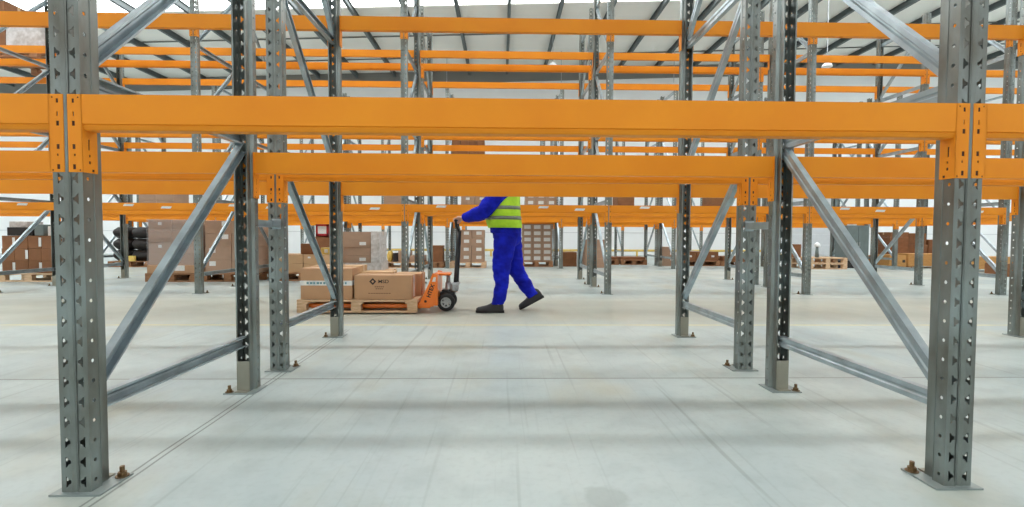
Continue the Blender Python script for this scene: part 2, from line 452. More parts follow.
for b in (0,):
    for face in ('front', 'rear'):
        beam('orange rack beam, second level, %s of fifth rack row, %s' % (face, baywords(b)), XL+b*W, 12.2+(DEP if face == 'rear' else 0), 2.5, face == 'rear', 'rack beams at the second level of the fifth rack row')
# row spacers between the back-to-back frames
mb = MB(); mb.box(-.02,.02, .001,.303, -.02,-.016); mb.box(-.02,-.016, .001,.303, -.016,.02); mb.box(-.02,.03, .001,.004, -.03,.03); mb.box(-.02,.03, .300,.303, -.03,.03)
SPACER = mb.mesh('row_spacer', M['brace'])
for k, w_ in ((0,'left'), (1,'right')):
    tag(ob('row_spacer', SPACER, None, (XL+k*W, 1.548+DEP, .872)), 'grey steel spacer bar joining the two nearest rack rows, %s side of the middle bay' % w_, 'spacer bar', 'row spacers between the two nearest racks')

# ------------------------------------------------------------------ building
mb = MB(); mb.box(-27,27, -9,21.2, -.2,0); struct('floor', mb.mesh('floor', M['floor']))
def wallbox(name, a, m):
    mb = MB(); mb.box(*a); return struct(name, mb.mesh(name, m))
def roofz(x): return 7.72 + .036*x
wallbox('wall_back', (-27,27, 21,21.2, 0,9), M['wall'])
wallbox('wall_left', (-27.2,-27, -9,21.2, 0,9), M['wall'])
wallbox('wall_right', (27,27.2, -9,21.2, 0,9), M['wall'])
wallbox('wall_front', (-27,27, -9.2,-9, 0,9), M['wall'])
def slab(y0, y1, t, dz=0):
    mb = MB(); n = 1
    P = [(-27,y0), (27,y0), (27,y1), (-27,y1)]
    A = [mb.bm.verts.new((x, y, roofz(x)+dz)) for x, y in P]; B = [mb.bm.verts.new((x, y, roofz(x)+dz+t)) for x, y in P]
    mb.face(A[::-1]); mb.face(B)
    for i in range(4): mb.face([A[i], A[(i+1)%4], B[(i+1)%4], B[i]])
    return mb
SKY = [(11.4,15.1), (6.15,6.65), (-3.2,-1.2)]  # last strip is unseen, added as fill behind the camera
edges = [-9, -3.2, -1.2, 6.15, 6.65, 11.4, 15.1, 21.2]
for i in range(0, 8, 2):
    nm = 'ceiling' if i == 0 else 'ceiling.%03d' % (i//2)
    struct(nm, slab(edges[i], edges[i+1], .15).mesh('ceiling', M['roofp']))
M['sky'] = [emission('daylit_rooflight', (.95,.985,1,1), 7.5), emission('daylit_clear_rooflight', (.96,.985,1,1), 32.0), emission('added_fill_rooflight', (.95,.985,1,1), 7.5)]
for i, (a, b) in enumerate(SKY): struct('emissive_panel_%d' % (i+1), slab(a, b, .05, .02).mesh('rooflight', M['sky'][i]))
M['fill_glow'] = emission('wall_fill_glow', (.93,.97,1,1), 1.9)  # glow for unseen wall panels, added to brighten the ceiling
mb = MB(); mb.box(-24,24, -8.99,-8.97, 3.6,6.2); struct('emissive_panel_4', mb.mesh('emissive_panel', M['fill_glow']))
for n_, x in (('emissive_panel_5',-26.99), ('emissive_panel_6',26.97)):
    mb = MB(); mb.box(x,x+.02, -7,19, 3.4,6.0); struct(n_, mb.mesh('emissive_panel', M['fill_glow']))
# purlins under the roof, running away from the camera
for i in range(-16, 17):
    x = .22 + 1.55*i; zt = roofz(x)
    mb = MB(); y0, y1 = -9, 21
    mb.box(x-.046,x+.046, y0,y1, zt-.19,zt-.178); mb.box(x-.046,x+.046, y0,y1, zt-.014,zt-.002); mb.box(x-.008,x+.008, y0,y1, zt-.178,zt-.014)
    o = struct('roof_purlin', mb.mesh('roof_purlin', M['purlin']))
# cross ties on the roof and a grey strip painting eave shade along the wall head
wt = MB()
P = [(-27, roofz(-27)), (27, roofz(27))]
A = [(-27,20.94,roofz(-27)-.5), (27,20.94,roofz(27)-.5), (27,20.94,roofz(27)), (-27,20.94,roofz(-27))]
B = [(x, 21, z) for x, y, z in A]
va = [wt.bm.verts.new(p) for p in A]; vb = [wt.bm.verts.new(p) for p in B]
wt.face(va); wt.face(vb[::-1])
for i in range(4): wt.face([va[i], va[(i+1)%4], vb[(i+1)%4], vb[i]])
struct('trim_1', wt.mesh('wall_head_shade', M['wallgrey']))
for i, yy in enumerate((17.2, 19.3)):
    mb = MB(); mb.tube([(-27,yy,roofz(-27)-.03), (27,yy,roofz(27)-.03)], .022, 6); struct('trim_%d' % (i+2), mb.mesh('roof_tie', M['wallgrey']))
for i, zz in enumerate((.95, 1.9, 2.9, 4.2, 5.6)):
    mb = MB(); mb.box(-27,27, 20.985,21, zz-.012,zz+.012); struct('trim_%d' % (i+4), mb.mesh('wall_joint', M['doorp']))
# sectional dock door
mb = MB()
for k in range(7): mb.box(-1.45,1.45, -.05,0, .01+k*.46,.01+k*.46+.452)
d = struct('door_1', mb.mesh('door', M['doorp']), (12.75,20.98,0))
mb = MB()
mb.box(-1.55,-1.45, -.07,0, 0,3.3); mb.box(1.45,1.55, -.07,0, 0,3.3); mb.box(-1.55,1.55, -.07,0, 3.24,3.34)
ob('door_frame', mb.mesh('door_frame', M['steelgrey']), d)

# pendant lamps
def lamp(x, y, z, r, label):
    t = thing('pendant_lamp', label, 'lamp', (x, y, z), 0, 'white pendant lamps under the roof')
    mb = MB()
    rings = []
    for a, h in ((1,0), (.97,.25), (.8,.6), (.45,.85), (.2,1.0)):
        rings.append([(r*a*math.cos(2*PI*k/20), r*a*math.sin(2*PI*k/20), r*.9*h) for k in range(20)])
    mb.loft(rings); ob('lamp_shade', mb.mesh('lamp_shade', M['lamp'], True), t)
    mb = MB(); mb.tube([(0,0,r*.88), (0,0,roofz(x)-z)], .012, 6); ob('cord', mb.mesh('cord', M['alu']), t)
for a in ((1.73,17,6.56,.14,'white dome lamp hanging highest under the roof near the middle'), (9.84,15,5.95,.15,'white dome lamp hanging below the roof at the right'),
          (-2.07,19,6.53,.085,'small white lamp on a long cord left of the middle'), (2.26,19,6.55,.075,'small white lamp far back, just below the large middle lamp'),
          (6.56,19,6.57,.085,'small white lamp far back beside the second rack post on the right')): lamp(*a)

# ------------------------------------------------------------------ pallets and goods
def pallet_meshes(w, d, m):
    """origin: centre of footprint"""
    out = []
    for i in range(5):
        bw = .12; y = -d/2+bw/2 + i*(d-bw)/4
        mb = MB(); mb.box(-w/2,w/2, y-bw/2,y+bw/2, .122,.144); out.append(('deck_board', mb.mesh('deck_board', m)))
    for x in (-w/2+.05, 0, w/2-.05):
        mb = MB(); mb.box(x-.05,x+.05, -d/2,d/2, .1,.122); out.append(('cross_board', mb.mesh('cross_board', m)))
    for x in (-w/2+.06, 0, w/2-.06):
        for y in (-d/2+.04, 0, d/2-.04):
            mb = MB(); mb.box(x-.06,x+.06, y-.04,y+.04, .022,.1); out.append(('block', mb.mesh('block', m)))
    for y in (-d/2+.04, 0, d/2-.04):
        mb = MB(); mb.box(-w/2,w/2, y-.04,y+.04, 0,.022); out.append(('bottom_board', mb.mesh('bottom_board', m)))
    return out
PCACHE = {}
def pallet(x, y, label, w=1.2, d=.8, m='woodd', z=0, group='wooden pallets', rz=0):
    key = (round(w,2), round(d,2), m)
    if key not in PCACHE: PCACHE[key] = pallet_meshes(w, d, M[m])
    t = thing('pallet', label, 'pallet', (x, y, z), rz, group)
    for n, me in PCACHE[key]: ob(n, me, t)
    return t
CC = {}
def carton(label, x, y, z, w, d, h, m='carton', group=None, cat='box', tape=True, labels=(), name='carton', rz=0):
    """x: centre, y: front, z: bottom. labels: (u, v, w, h) on the front from its centre"""
    key = (round(w,3), round(d,3), round(h,3), m)
    if key not in CC:
        mb = MB(); mb.box(-w/2,w/2, 0,d, 0,h); mb.bevel(min(.006, h*.05), 2)
        mb2 = MB(); mb2.box(-w/2-.0006,w/2+.0006, d/2-.025,d/2+.025, h-.0004,h+.0008)
        mb2.box(-w/2-.0012,-w/2, d/2-.025,d/2+.025, h-.07,h); mb2.box(w/2,w/2+.0012, d/2-.025,d/2+.025, h-.07,h)
        CC[key] = (mb.mesh('carton', M[m]), mb2.mesh('tape', M['tape']))
    o = tag(ob(name, CC[key][0], None, (x, y, z), (0,0,rz)), label, cat, group)
    if tape: ob('tape', CC[key][1], o)
    for (u, v, lw, lh) in labels:
        k2 = ('l', lw, lh)
        if k2 not in CC:
            mb = MB(); mb.box(-lw/2,lw/2, -.0012,.0002, -lh/2,lh/2); CC[k2] = mb.mesh('shipping_label', M['white'])
        ob('shipping_label', CC[k2], o, (u, 0, h/2+v))
    return o
def stack(label, group, x0, x1, y, z0, z1, nx, nz, d=.6, m='carton', labels=lambda i, j: (), jit=.004, name='carton'):
    w = (x1-x0)/nx; h = (z1-z0)/nz
    for j in range(nz):
        for i in range(nx):
            carton(label, x0+w*(i+.5)+random.uniform(-jit,jit), y+random.uniform(-jit,jit), z0+h*j, w-.006, d, h-.001, m, group, tape=(j == nz-1), labels=labels(i, j), name=name)
def film(label, x0, x1, y0, y1, z0, z1, m='film'):
    mb = MB()
    nz = 10; rings = []
    for k in range(nz+1):
        z = z0+(z1-z0)*k/nz; ring = []
        per = [(x0,y0), (x1,y0), (x1,y1), (x0,y1)]
        for a in range(4):
            p, q = per[a], per[(a+1)%4]
            for s in range(6):
                x = p[0]+(q[0]-p[0])*s/6; yv = p[1]+(q[1]-p[1])*s/6
                nv = noise.noise((x*6, yv*6, z*7))*.006
                cx, cy = (x0+x1)/2, (y0+y1)/2
                l = math.hypot(x-cx, yv-cy); ring.append((x+(x-cx)/l*nv, yv+(yv-cy)/l*nv, z))
        rings.append(ring)
    mb.loft(rings, cap=False)
    return tag(ob('stretch_film', mb.mesh('stretch_film', M[m], True)), label, 'plastic wrap')

# left: brown carton stack with dark boxes on top, in the fourth row
pallet(-7.95, 8.95, 'pale pallet under the leftmost brown carton stack', 1.0, .9, 'wood', group=None)
stack('brown carton of the leftmost stack, brown with pale label strips', 'cartons of the leftmost stack', -8.39, -7.52, 8.52, .145, .775, 4, 3, .6, 'carton_c',
      lambda i, j: ((.09, 0, .045, .15),) if (i + j) % 2 == 0 else ())
carton('black open crate on top of the leftmost brown stack', -8.16, 8.6, .776, .42, .4, .14, 'dark' if 'dark' in M else 'carton', name='crate', tape=False)
carton('white wrapped bundle lying on the black crate at far left', -8.2, 8.62, .917, .30, .3, .10, 'wrapped', name='bundle', tape=False, cat='bundle')
carton('grey-blue upright box on top of the leftmost brown stack', -7.84, 8.6, .776, .15, .25, .19, 'steelgrey', tape=False)
carton('small white box at the right end on top of the leftmost stack', -7.65, 8.62, .776, .12, .2, .16, 'white', tape=False)
# dark goods behind
pallet(-9.13, 12.75, 'worn pallet under the black bagged goods at the left', 1.0, .8, group=None)
def sack(label, x, y, z, w, d, h, m='dark', group=None, name='sack', cat='sack'):
    mb = MB(); seg = 20; rings = []
    for k in range(9):
        t = k/8; s = (math.sin(PI*min(max(t,.06),.94)))**.28
        rings.append([(x + w/2*s*math.copysign(abs(math.cos(a))**.6, math.cos(a))*(1+.13*noise.noise((a*1.0, t*4, x*3))), y + d/2*s*math.copysign(abs(math.sin(a))**.6, math.sin(a)), z + h*t) for a in [2*PI*i/seg for i in range(seg)]])
    mb.loft(rings); return tag(ob(name, mb.mesh(name, M[m], True)), label, cat, group)
for j in range(3):
    for i in range(2):
        sack('black plastic sack in the dark heap on the left pallet', -9.4+.47*i, 12.7, .145+.28*j, .45, .6, .275, 'dark', 'black sacks on the left pallet')
carton('yellow flat box in front of the black sacks', -9.15, 12.33, .145, .36, .06, .13, 'yellow', tape=False)
# wrapped stack on a low crate
pallet(-5.62, 8.95, 'pallet under the film wrapped stack', .86, .8, 'woodd', group=None)
carton('low wide brown box with a white label at the bottom of the wrapped stack', -5.62, 8.57, .145, .82, .72, .135, 'carton', labels=((.14,.02,.17,.09),), tape=False)
stack('grey-brown carton inside the film wrapped stack', 'cartons in the film wrapped stack', -6.03, -5.24, 8.62, .281, 1.06, 2, 4, .6, 'carton_b', lambda i, j: ((0, .03, .06, .05),) if i == 0 and j in (1, 3) else ())
film('crinkled clear stretch film round the grey-brown carton stack', -6.05, -5.22, 8.605, 9.24, .282, 1.07)
# big brown stack
pallet(-4.69, 9.0, 'pallet under the big brown cartons with white labels', .94, .8, 'woodd', group=None)
stack('big brown carton with white labels, stacked left of the second upright', 'big brown labelled cartons', -5.10, -4.2, 8.66, .145, 1.05, 2, 4, .65, 'carton_b',
      lambda i, j: ((.12, .06, .11, .08),) if j in (2, 3) or i == 1 else ((-.1, .05, .11, .08),))
# low boxes
pallet(-3.49, 9.15, 'pallet under the low wide brown boxes', 1.08, .8, 'woodd', group=None)
stack('low wide brown box in the two-high stack behind the loaded pallet', 'low wide boxes', -4.0, -2.98, 8.82, .145, .46, 2, 2, .65, 'carton_d', lambda i, j: ((-.15, .03, .05, .03),) if j == 1 else ())
carton('small brown box on top of the low wide boxes', -3.47, 8.95, .461, .23, .25, .19, 'carton_c')
carton('small yellow-white box on top of the low wide boxes', -3.15, 8.95, .461, .16, .2, .12, 'yellow', tape=False, labels=((.02,0,.06,.06),))
# red container behind
def crate_red():
    t = tag(ob('storage_bin', None, None, (-4.42,12.36,.146)), 'red plastic bin with a pale label standing on brown boxes', 'bin')
    mb = MB(); z0 = .62; h = .31; w = .31
    mb.box(-w/2,w/2, 0,.3, z0,z0+.02); mb.box(-w/2,w/2, 0,.012, z0,z0+.07); mb.box(-w/2,w/2, 0,.012, z0+h-.05,z0+h)
    mb.box(-w/2,-w/2+.05, 0,.012, z0,z0+h); mb.box(w/2-.05,w/2, 0,.012, z0,z0+h); mb.box(-w/2,w/2, .288,.3, z0,z0+h); mb.box(-w/2,-w/2+.012, 0,.3, z0,z0+h); mb.box(w/2-.012,w/2, 0,.3, z0,z0+h)
    ob('bin_body', mb.mesh('bin_body', M['red']), t)
    mb = MB(); mb.box(-w/2+.05,w/2-.05, .006,.010, z0+.07,z0+h-.05); ob('label_panel', mb.mesh('label_panel', M['white']), t)
crate_red()
pallet(-4.52, 12.75, 'pallet under the red bin and its brown boxes', .6, .8, 'woodd', group=None)
stack('brown box carrying the red bin', 'brown boxes under the red bin', -4.72, -4.2, 12.38, .145, .765, 1, 2, .6, 'carton_c')
# wrapped stack behind the loaded pallet
pallet(-2.52, 9.55, 'pale pallet under the pinkish wrapped cartons', .86, .8, 'wood', group=None)
stack('pinkish brown carton of the stack behind the lead boxes', 'pinkish wrapped cartons', -2.92, -2.40, 9.2, .145, .87, 1, 5, .6, 'carton_b', lambda i, j: ((.11, 0, .12, .06),) if j in (1, 3) else ())
stack('cloudy wrapped carton beside the pinkish cartons', 'cloudy wrapped cartons', -2.40, -2.24, 9.2, .145, .88, 1, 3, .6, 'wrapped')
film('white crumpled stretch film gathered at the base of the pinkish carton stack', -2.94, -2.22, 9.18, 9.82, .146, .30, 'wrapped')
# clutter and empty pallets, middle distance
for i, (x, g) in enumerate(((-3.5, 'left'), (-2.42, 'right'))):
    pallet(x, 12.7, 'low pallet in the fifth rack row, %s of the two behind the wrapped stack' % g, 1.04, .8, 'wood', group='empty pallets in the fifth row')
sack('yellow bag on the low pallet behind the wrapped stack', -2.80, 12.6, .145, .14, .26, .27, 'yellow', name='bag', cat='bag')
carton('narrow dark box next to the yellow bag', -2.64, 12.4, .145, .1, .3, .22, 'dark', tape=False)
carton('low brown box on the low pallet next to the narrow dark box', -2.42, 12.4, .145, .28, .4, .28, 'carton_b')
carton('flat brown box lying on the low pallet left of the pallet jack', -2.1, 12.4, .145, .34, .5, .16, 'carton_b')
pallet(-1.65, 12.8, 'short pallet under the dark brown box', .44, .8, 'woodd', group=None)
carton('dark brown box standing alone behind the pallet jack handle', -1.6, 12.45, .145, .28, .4, .41, 'carton_c')
pallet(-.83, 12.75, 'pallet with crumpled film under the labelled stack behind the worker', .9, .8, 'wood', group=None)
stack('grey-brown carton with white labels, stack in front of the walking worker', 'cartons stacked in front of the worker', -1.04, -.42, 12.4, .145, .95, 2, 4, .6, 'carton_b', lambda i, j: ((.02, .02, .13, .08),))
pallet(.93, 13.35, 'pallet under the stack of white labelled cartons behind the worker', .86, .8, 'woodd', group=None)
stack('brown carton with a white end label, stack right behind the worker', 'white labelled cartons behind the worker', .56, 1.33, 12.95, .145, 1.12, 3, 6, .6, 'carton_b', lambda i, j: ((0, .0, .17, .095),))
carton('brown wooden box low beside the third rack row post', 1.80, 13.1, 0, .42, .5, .38, 'carton_c')
stack('brown carton behind the double rack posts', 'cartons behind the double posts', 2.15, 2.66, 12.6, .0, .72, 2, 3, .5, 'carton_b')
# far row of low stacks
for i, x in enumerate((2.95, 3.75)):
    pallet(x, 14.3, 'low worn pallet far back between posts, %s of two in line' % ('left' if i == 0 else 'right'), .74, .8, 'woodd', group='far low pallets')
    carton('reddish brown flat box on the %s far low pallet' % ('left' if i == 0 else 'right'), x, 14.0, .145, .7, .6, .07, 'carton_c', tape=False)
carton('grey-brown box with white label beside the sixth rack row post', 4.6, 13.45, .0, .36, .5, .30, 'carton_b', labels=((.08,.03,.1,.07),))
carton('smaller grey-brown box on top of the labelled one by the post', 4.52, 13.5, .30, .24, .4, .22, 'carton_b')
pallet(5.5, 13.85, 'worn pallet under the reddish boxes behind the right inner posts', 1.0, .8, 'woodd', group=None)
stack('reddish box behind the right inner posts', 'reddish boxes behind the right posts', 5.04, 5.98, 13.5, .145, .39, 3, 1, .5, 'carton_c', lambda i, j: ((0,0,.08,.05),))
pallet(6.5, 13.85, 'worn pallet right of the reddish boxes', .95, .8, 'woodd', group=None)
stack('flat brown box on the worn pallet right of the reddish boxes', 'flat brown boxes', 6.1, 7.0, 13.5, .145, .27, 2, 1, .5, 'carton_c')
carton('small reddish box beside the white dome', 7.63, 12.65, .288, .24, .3, .33, 'carton_c')
for j in range(2):
    pallet(8.2, 12.65, ('lower' if j == 0 else 'upper')+' empty pallet of the pair on the floor under the white dome', .98, .8, 'wood', z=.1445*j, group='pair of empty pallets')
def dome():
    t = thing('dome_cover', 'white dome cover sitting on a grey stand above the empty pallets', 'cover', (8.07,12.5,.289))
    mb = MB(); mb.tube([(0,0,0), (0,0,.28)], [.05,.03], 12); ob('stand', mb.mesh('stand', M['steelgrey'], True), t)
    mb = MB(); mb.loft([[(r*math.cos(2*PI*k/16), r*math.sin(2*PI*k/16), z) for k in range(16)] for r, z in ((.07,.27), (.075,.30), (.06,.35), (.03,.375), (.008,.385))]); ob('dome', mb.mesh('dome', M['lamp'], True), t)
dome()
carton('dark low box at the end of the empty pallets', 8.98, 12.7, .0, .5, .4, .2, 'dark', tape=False)
def cabinet():
    t = thing('steel_cabinet', 'grey steel cabinet standing at the back right behind the near diagonal brace', 'cabinet', (9.5,13.0,0))
    mb = MB(); mb.box(-.29,.29, .02,.5, .05,1.12); mb.bevel(.006); ob('cabinet_body', mb.mesh('cabinet_body', M['steelgrey']), t)
    for s in (-1, 1):
        mb = MB(); mb.box(min(s*.004,s*.285),max(s*.004,s*.285), 0,.02, .07,1.1); mb.bevel(.003)
        dd = ob('door', mb.mesh('door', M['steelgrey']), t)
        mb = MB(); mb.box(s*.03-.008,s*.03+.008, -.02,0, .55,.68); ob('handle', mb.mesh('handle', M['alu']), dd)
    mb = MB(); mb.box(-.27,.27, .06,.46, 0,.05); ob('plinth', mb.mesh('plinth', M['black']), t)
cabinet()
carton('white paper box on top of the grey steel cabinet', 9.42, 13.05, 1.12, .12, .2, .09, 'white', tape=False)
# tan timber and cartons at the right
pallet(10.95, 13.72, 'pallet under the layered brown cartons at the right', .9, .7, 'woodd', group=None)
stack('thin brown carton in the layered stack at the right', 'layered brown cartons', 10.6, 11.12, 13.3, .145, .95, 1, 6, .5, 'carton_c')
for z0, x0, x1, lab in ((.33,11.9,12.3,'lower dark brown crate'), (.6,11.9,12.25,'upper dark brown crate')):
    carton(lab+' on the tan timber crate behind the right rack post', (x0+x1)/2, 14.05, z0+.0, x1-x0, .4, .27 if z0 < .5 else .33, 'carton_c', tape=False, name='crate')
carton('stepped dark brown crate right of the stacked pair', 12.45, 14.05, .33, .24, .4, .42, 'carton_c', tape=False, name='crate')
def timber(label, x0, x1, y, h, hole=False):
    t = thing('timber_crate', label, 'crate', ((x0+x1)/2, y, 0), 0)
    w = x1-x0
    mb = MB(); mb.box(-w/2,w/2, .0,.03, .06,h); mb.box(-w/2,w/2, .57,.6, .06,h); mb.box(-w/2,-w/2+.03, .03,.57, .06,h); mb.box(w/2-.03,w/2, .03,.57, .06,h); mb.box(-w/2+.03,w/2-.03, .03,.57, .06,.09)
    ob('crate_wall', mb.mesh('crate_wall', M['timber']), t)
    mb = MB(); mb.box(-w/2,w/2, 0,.6, h,h+.02); ob('crate_lid', mb.mesh('crate_lid', M['timber']), t)
    for s in (-1, 1):
        mb = MB(); mb.box(s*(w/2-.06)-.05,s*(w/2-.06)+.05, 0,.6, 0,.06); ob('skid', mb.mesh('skid', M['woodd']), t)
    if hole:
        mb = MB(); mb.box(w/2-.10,w/2-.03, -.003,.001, .16,.23); ob('hand_hole', mb.mesh('hand_hole', M['black']), t)
timber('small tan timber crate with a dark hand hole, right of the cabinet', 10.0, 10.44, 12.55, .33, True)
timber('long tan timber crate behind the nearest right upright', 10.62, 11.9, 12.7, .36)
timber('tan timber crate right of the nearest right upright', 11.1, 12.3, 11.5, .33)
timber('low tan timber crate behind the grey cabinet', 9.98, 10.9, 14.2, .26)
carton('tan flat crate under the stacked dark brown crates', 12.15, 13.9, 0, .9, .6, .33, 'timber', tape=False, name='crate')
stack('brown box beside the rightmost upright', 'brown boxes by the rightmost upright', 10.46, 10.62, 10.0, 0, .27, 1, 1, .5, 'carton_c')
# goods on upper levels of the fifth row
def load(label, group, x0, x1, ztop, nx, nz, h, m, lab=None, y=12.25):
    pallet((x0+x1)/2, y+.45, 'pallet carrying the '+group, max(x1-x0, .6)+.06, .9, 'woodd', z=ztop, group=None)
    stack(label, group, x0, x1, y+.1, ztop+.145, ztop+.145+h, nx, nz, .6, m, lab or (lambda i, j: ()))
load('grey-brown carton with white label on the first level, above the worker', 'labelled cartons on the first level right of the worker', .60, 1.38, 1.24, 3, 3, .5, 'carton_b', lambda i, j: ((0,0,.13,.08),))
load('brown carton on the first level left of the worker', 'cartons on the first level left of the worker', -1.0, -.32, 1.24, 2, 2, .45, 'carton_b', lambda i, j: ((0,0,.1,.06),))
load('brown carton on the first level behind the second left upright', 'brown cartons behind the second left upright', -2.9, -2.45, 1.24, 1, 2, .5, 'carton_b')
load('dark brown carton on the first level behind the double posts', 'dark brown cartons on the first level', 2.9, 3.32, 1.24, 1, 2, .5, 'carton_c')
load('dark brown carton on the first level beside the right inner upright', 'dark brown cartons by the right inner upright', 5.27, 5.62, 1.24, 1, 2, .5, 'carton_c')
load('pinkish carton on the first level at the left behind the big diagonal', 'pinkish cartons on the first level at left', -8.85, -8.0, 1.24, 2, 2, .5, 'carton_b')
load('dark carton on the second level seen between the near beams', 'dark cartons on the second level', -1.22, -.42, 2.5, 4, 2, .55, 'carton_c')
# wrapped load high up at the left (fourth row, third level)
pallet(-7.95, 8.76, 'pallet high on the fourth rack row under the wrapped load at left', .95, 1.0, 'woodd', z=3.655, group=None)
stack('carton of the wrapped load high at the left', 'cartons of the high wrapped load', -8.05, -7.48, 8.4, 3.80, 4.40, 2, 2, .6, 'wrapped')
film('shiny white stretch film round the high load at left', -8.07, -7.46, 8.38, 9.02, 3.80, 4.42, 'wrapped')
stack('brown carton standing high at the left edge beside the wrapped load', 'brown cartons high at the left edge', -8.42, -8.1, 8.4, 3.80, 4.6, 1, 2, .5, 'carton_c')
# yellow guard rail along the wall
def guard():
    t = thing('guard_rail', 'yellow low guard rail on short posts along the back wall', 'guard rail', (2.5,19.6,0))
    mb = MB(); mb.tube([(-9,0,.24), (9,0,.24)], .045, 8); ob('rail_tube', mb.mesh('rail_tube', M['yellow']), t)
    for i in range(7):
        mb = MB(); mb.tube([(-8.7+i*2.9,0,0), (-8.7+i*2.9,0,.24)], .04, 8); ob('guard_post', mb.mesh('guard_post', M['yellow']), t)
guard()

# ------------------------------------------------------------------ the loaded pallet in the aisle
PX0, PX1, PY0, PY1 = -2.09, -.865, 5.10, 5.74
t = thing('pallet', 'pale wooden pallet carried by the orange pallet jack', 'pallet', ((PX0+PX1)/2, (PY0+PY1)/2, .012))
w, d = PX1-PX0, PY1-PY0
def part(name, m, *boxes, par=t, bev=.003):
    mb = MB()
    for b in boxes: mb.box(*b)
    mb.bevel(bev, 1); return ob(name, mb.mesh(name, m), par)
for i in range(5):
    y = -d/2+.05+i*(d-.1)/4; part('deck_board', M['wood'], (-w/2,w/2, y-.05,y+.05, .112,.134))
for x in (-w/2+.06, 0, w/2-.06): part('cross_board', M['wood'], (x-.06,x+.06, -d/2,d/2, .092,.112))
for x in (-w/2+.05, -.01, w/2-.05):
    for y in (-d/2+.035, 0, d/2-.035): part('block', M['wood'], (x-.05,x+.05, y-.035,y+.035, .02,.092))
for y in (-d/2+.035, 0, d/2-.035): part('bottom_board', M['wood'], (-w/2,w/2, y-.035,y+.035, 0,.02))
PZ = .147
a = carton('brown carton with white printed tape round it, left on the pallet', -1.795, 5.125, PZ, .525, .30, .320, 'carton', tape=False)
mb = MB(); mb.box(-.2632,.2632, -.0008,.3008, .143,.193); bt = ob('printed_band', mb.mesh('printed_band', M['whitetape']), a)
mb = MB()
for k in range(7): mb.box(-.20+k*.034,-.20+k*.034+random.uniform(.015,.028), -.0018,-.0006, .158,.178)
for k in range(5): mb.box(.07+k*.03,.07+k*.03+.018, -.0018,-.0006, .158,.178)
ob('band_print', mb.mesh('band_print', M['bluepr']), bt)
mb = MB(); mb.box(-.2634,.2634, .13,.17, .3195,.3206); ob('tape', mb.mesh('tape', M['tape']), a)
b = carton('brown carton with a diamond logo and small print, right front on the pallet', -1.215, 5.125, PZ, .59, .26, .250, 'carton', tape=True)
mb = MB()
o_, i_ = .036, .015
for q in ([(0,o_), (o_,0), (i_,0), (0,i_)], [(o_,0), (0,-o_), (0,-i_), (i_,0)], [(0,-o_), (-o_,0), (-i_,0), (0,-i_)], [(-o_,0), (0,o_), (0,i_), (-i_,0)]):
    mb.prism(q, .001, lambda u, v, c: (-.105+u, -.0002-c, .185+v))
ob('logo', mb.mesh('logo', M['ink']), b)
tx = ob('lettering', text_mesh('MSD', .050, M['ink'], bold=.0007), b, (.005,-.0008,.184), (PI/2,0,0)); tx.scale = (1.12,1,1)
mb = MB()
for k in range(5): mb.box(-.085+k*.02,-.085+k*.02+.014, -.001,.0002, .125,.137)
for k in range(4): mb.box(-.075+k*.02,-.075+k*.02+.014, -.001,.0002, .105,.116)
for k in range(9): mb.box(-.15+k*.026,-.15+k*.026+.019, -.001,.0002, .058,.068)
ob('small_print', mb.mesh('small_print', M['fadedink']), b)
mb = MB(); mb.box(.2949,.2964, .09,.17, .02,.24); ob('side_tape', mb.mesh('side_tape', M['whitetape']), b)
carton('brown carton behind the tape-banded one on the pallet', -1.80, 5.44, PZ, .53, .28, .325, 'carton_d')
carton('flat-topped brown carton behind the one with the diamond logo', -1.36, 5.42, PZ, .34, .29, .262, 'carton_d')
carton('brown carton at the jack end of the pallet, behind the logo carton', -1.02, 5.42, PZ, .30, .29, .245, 'carton')

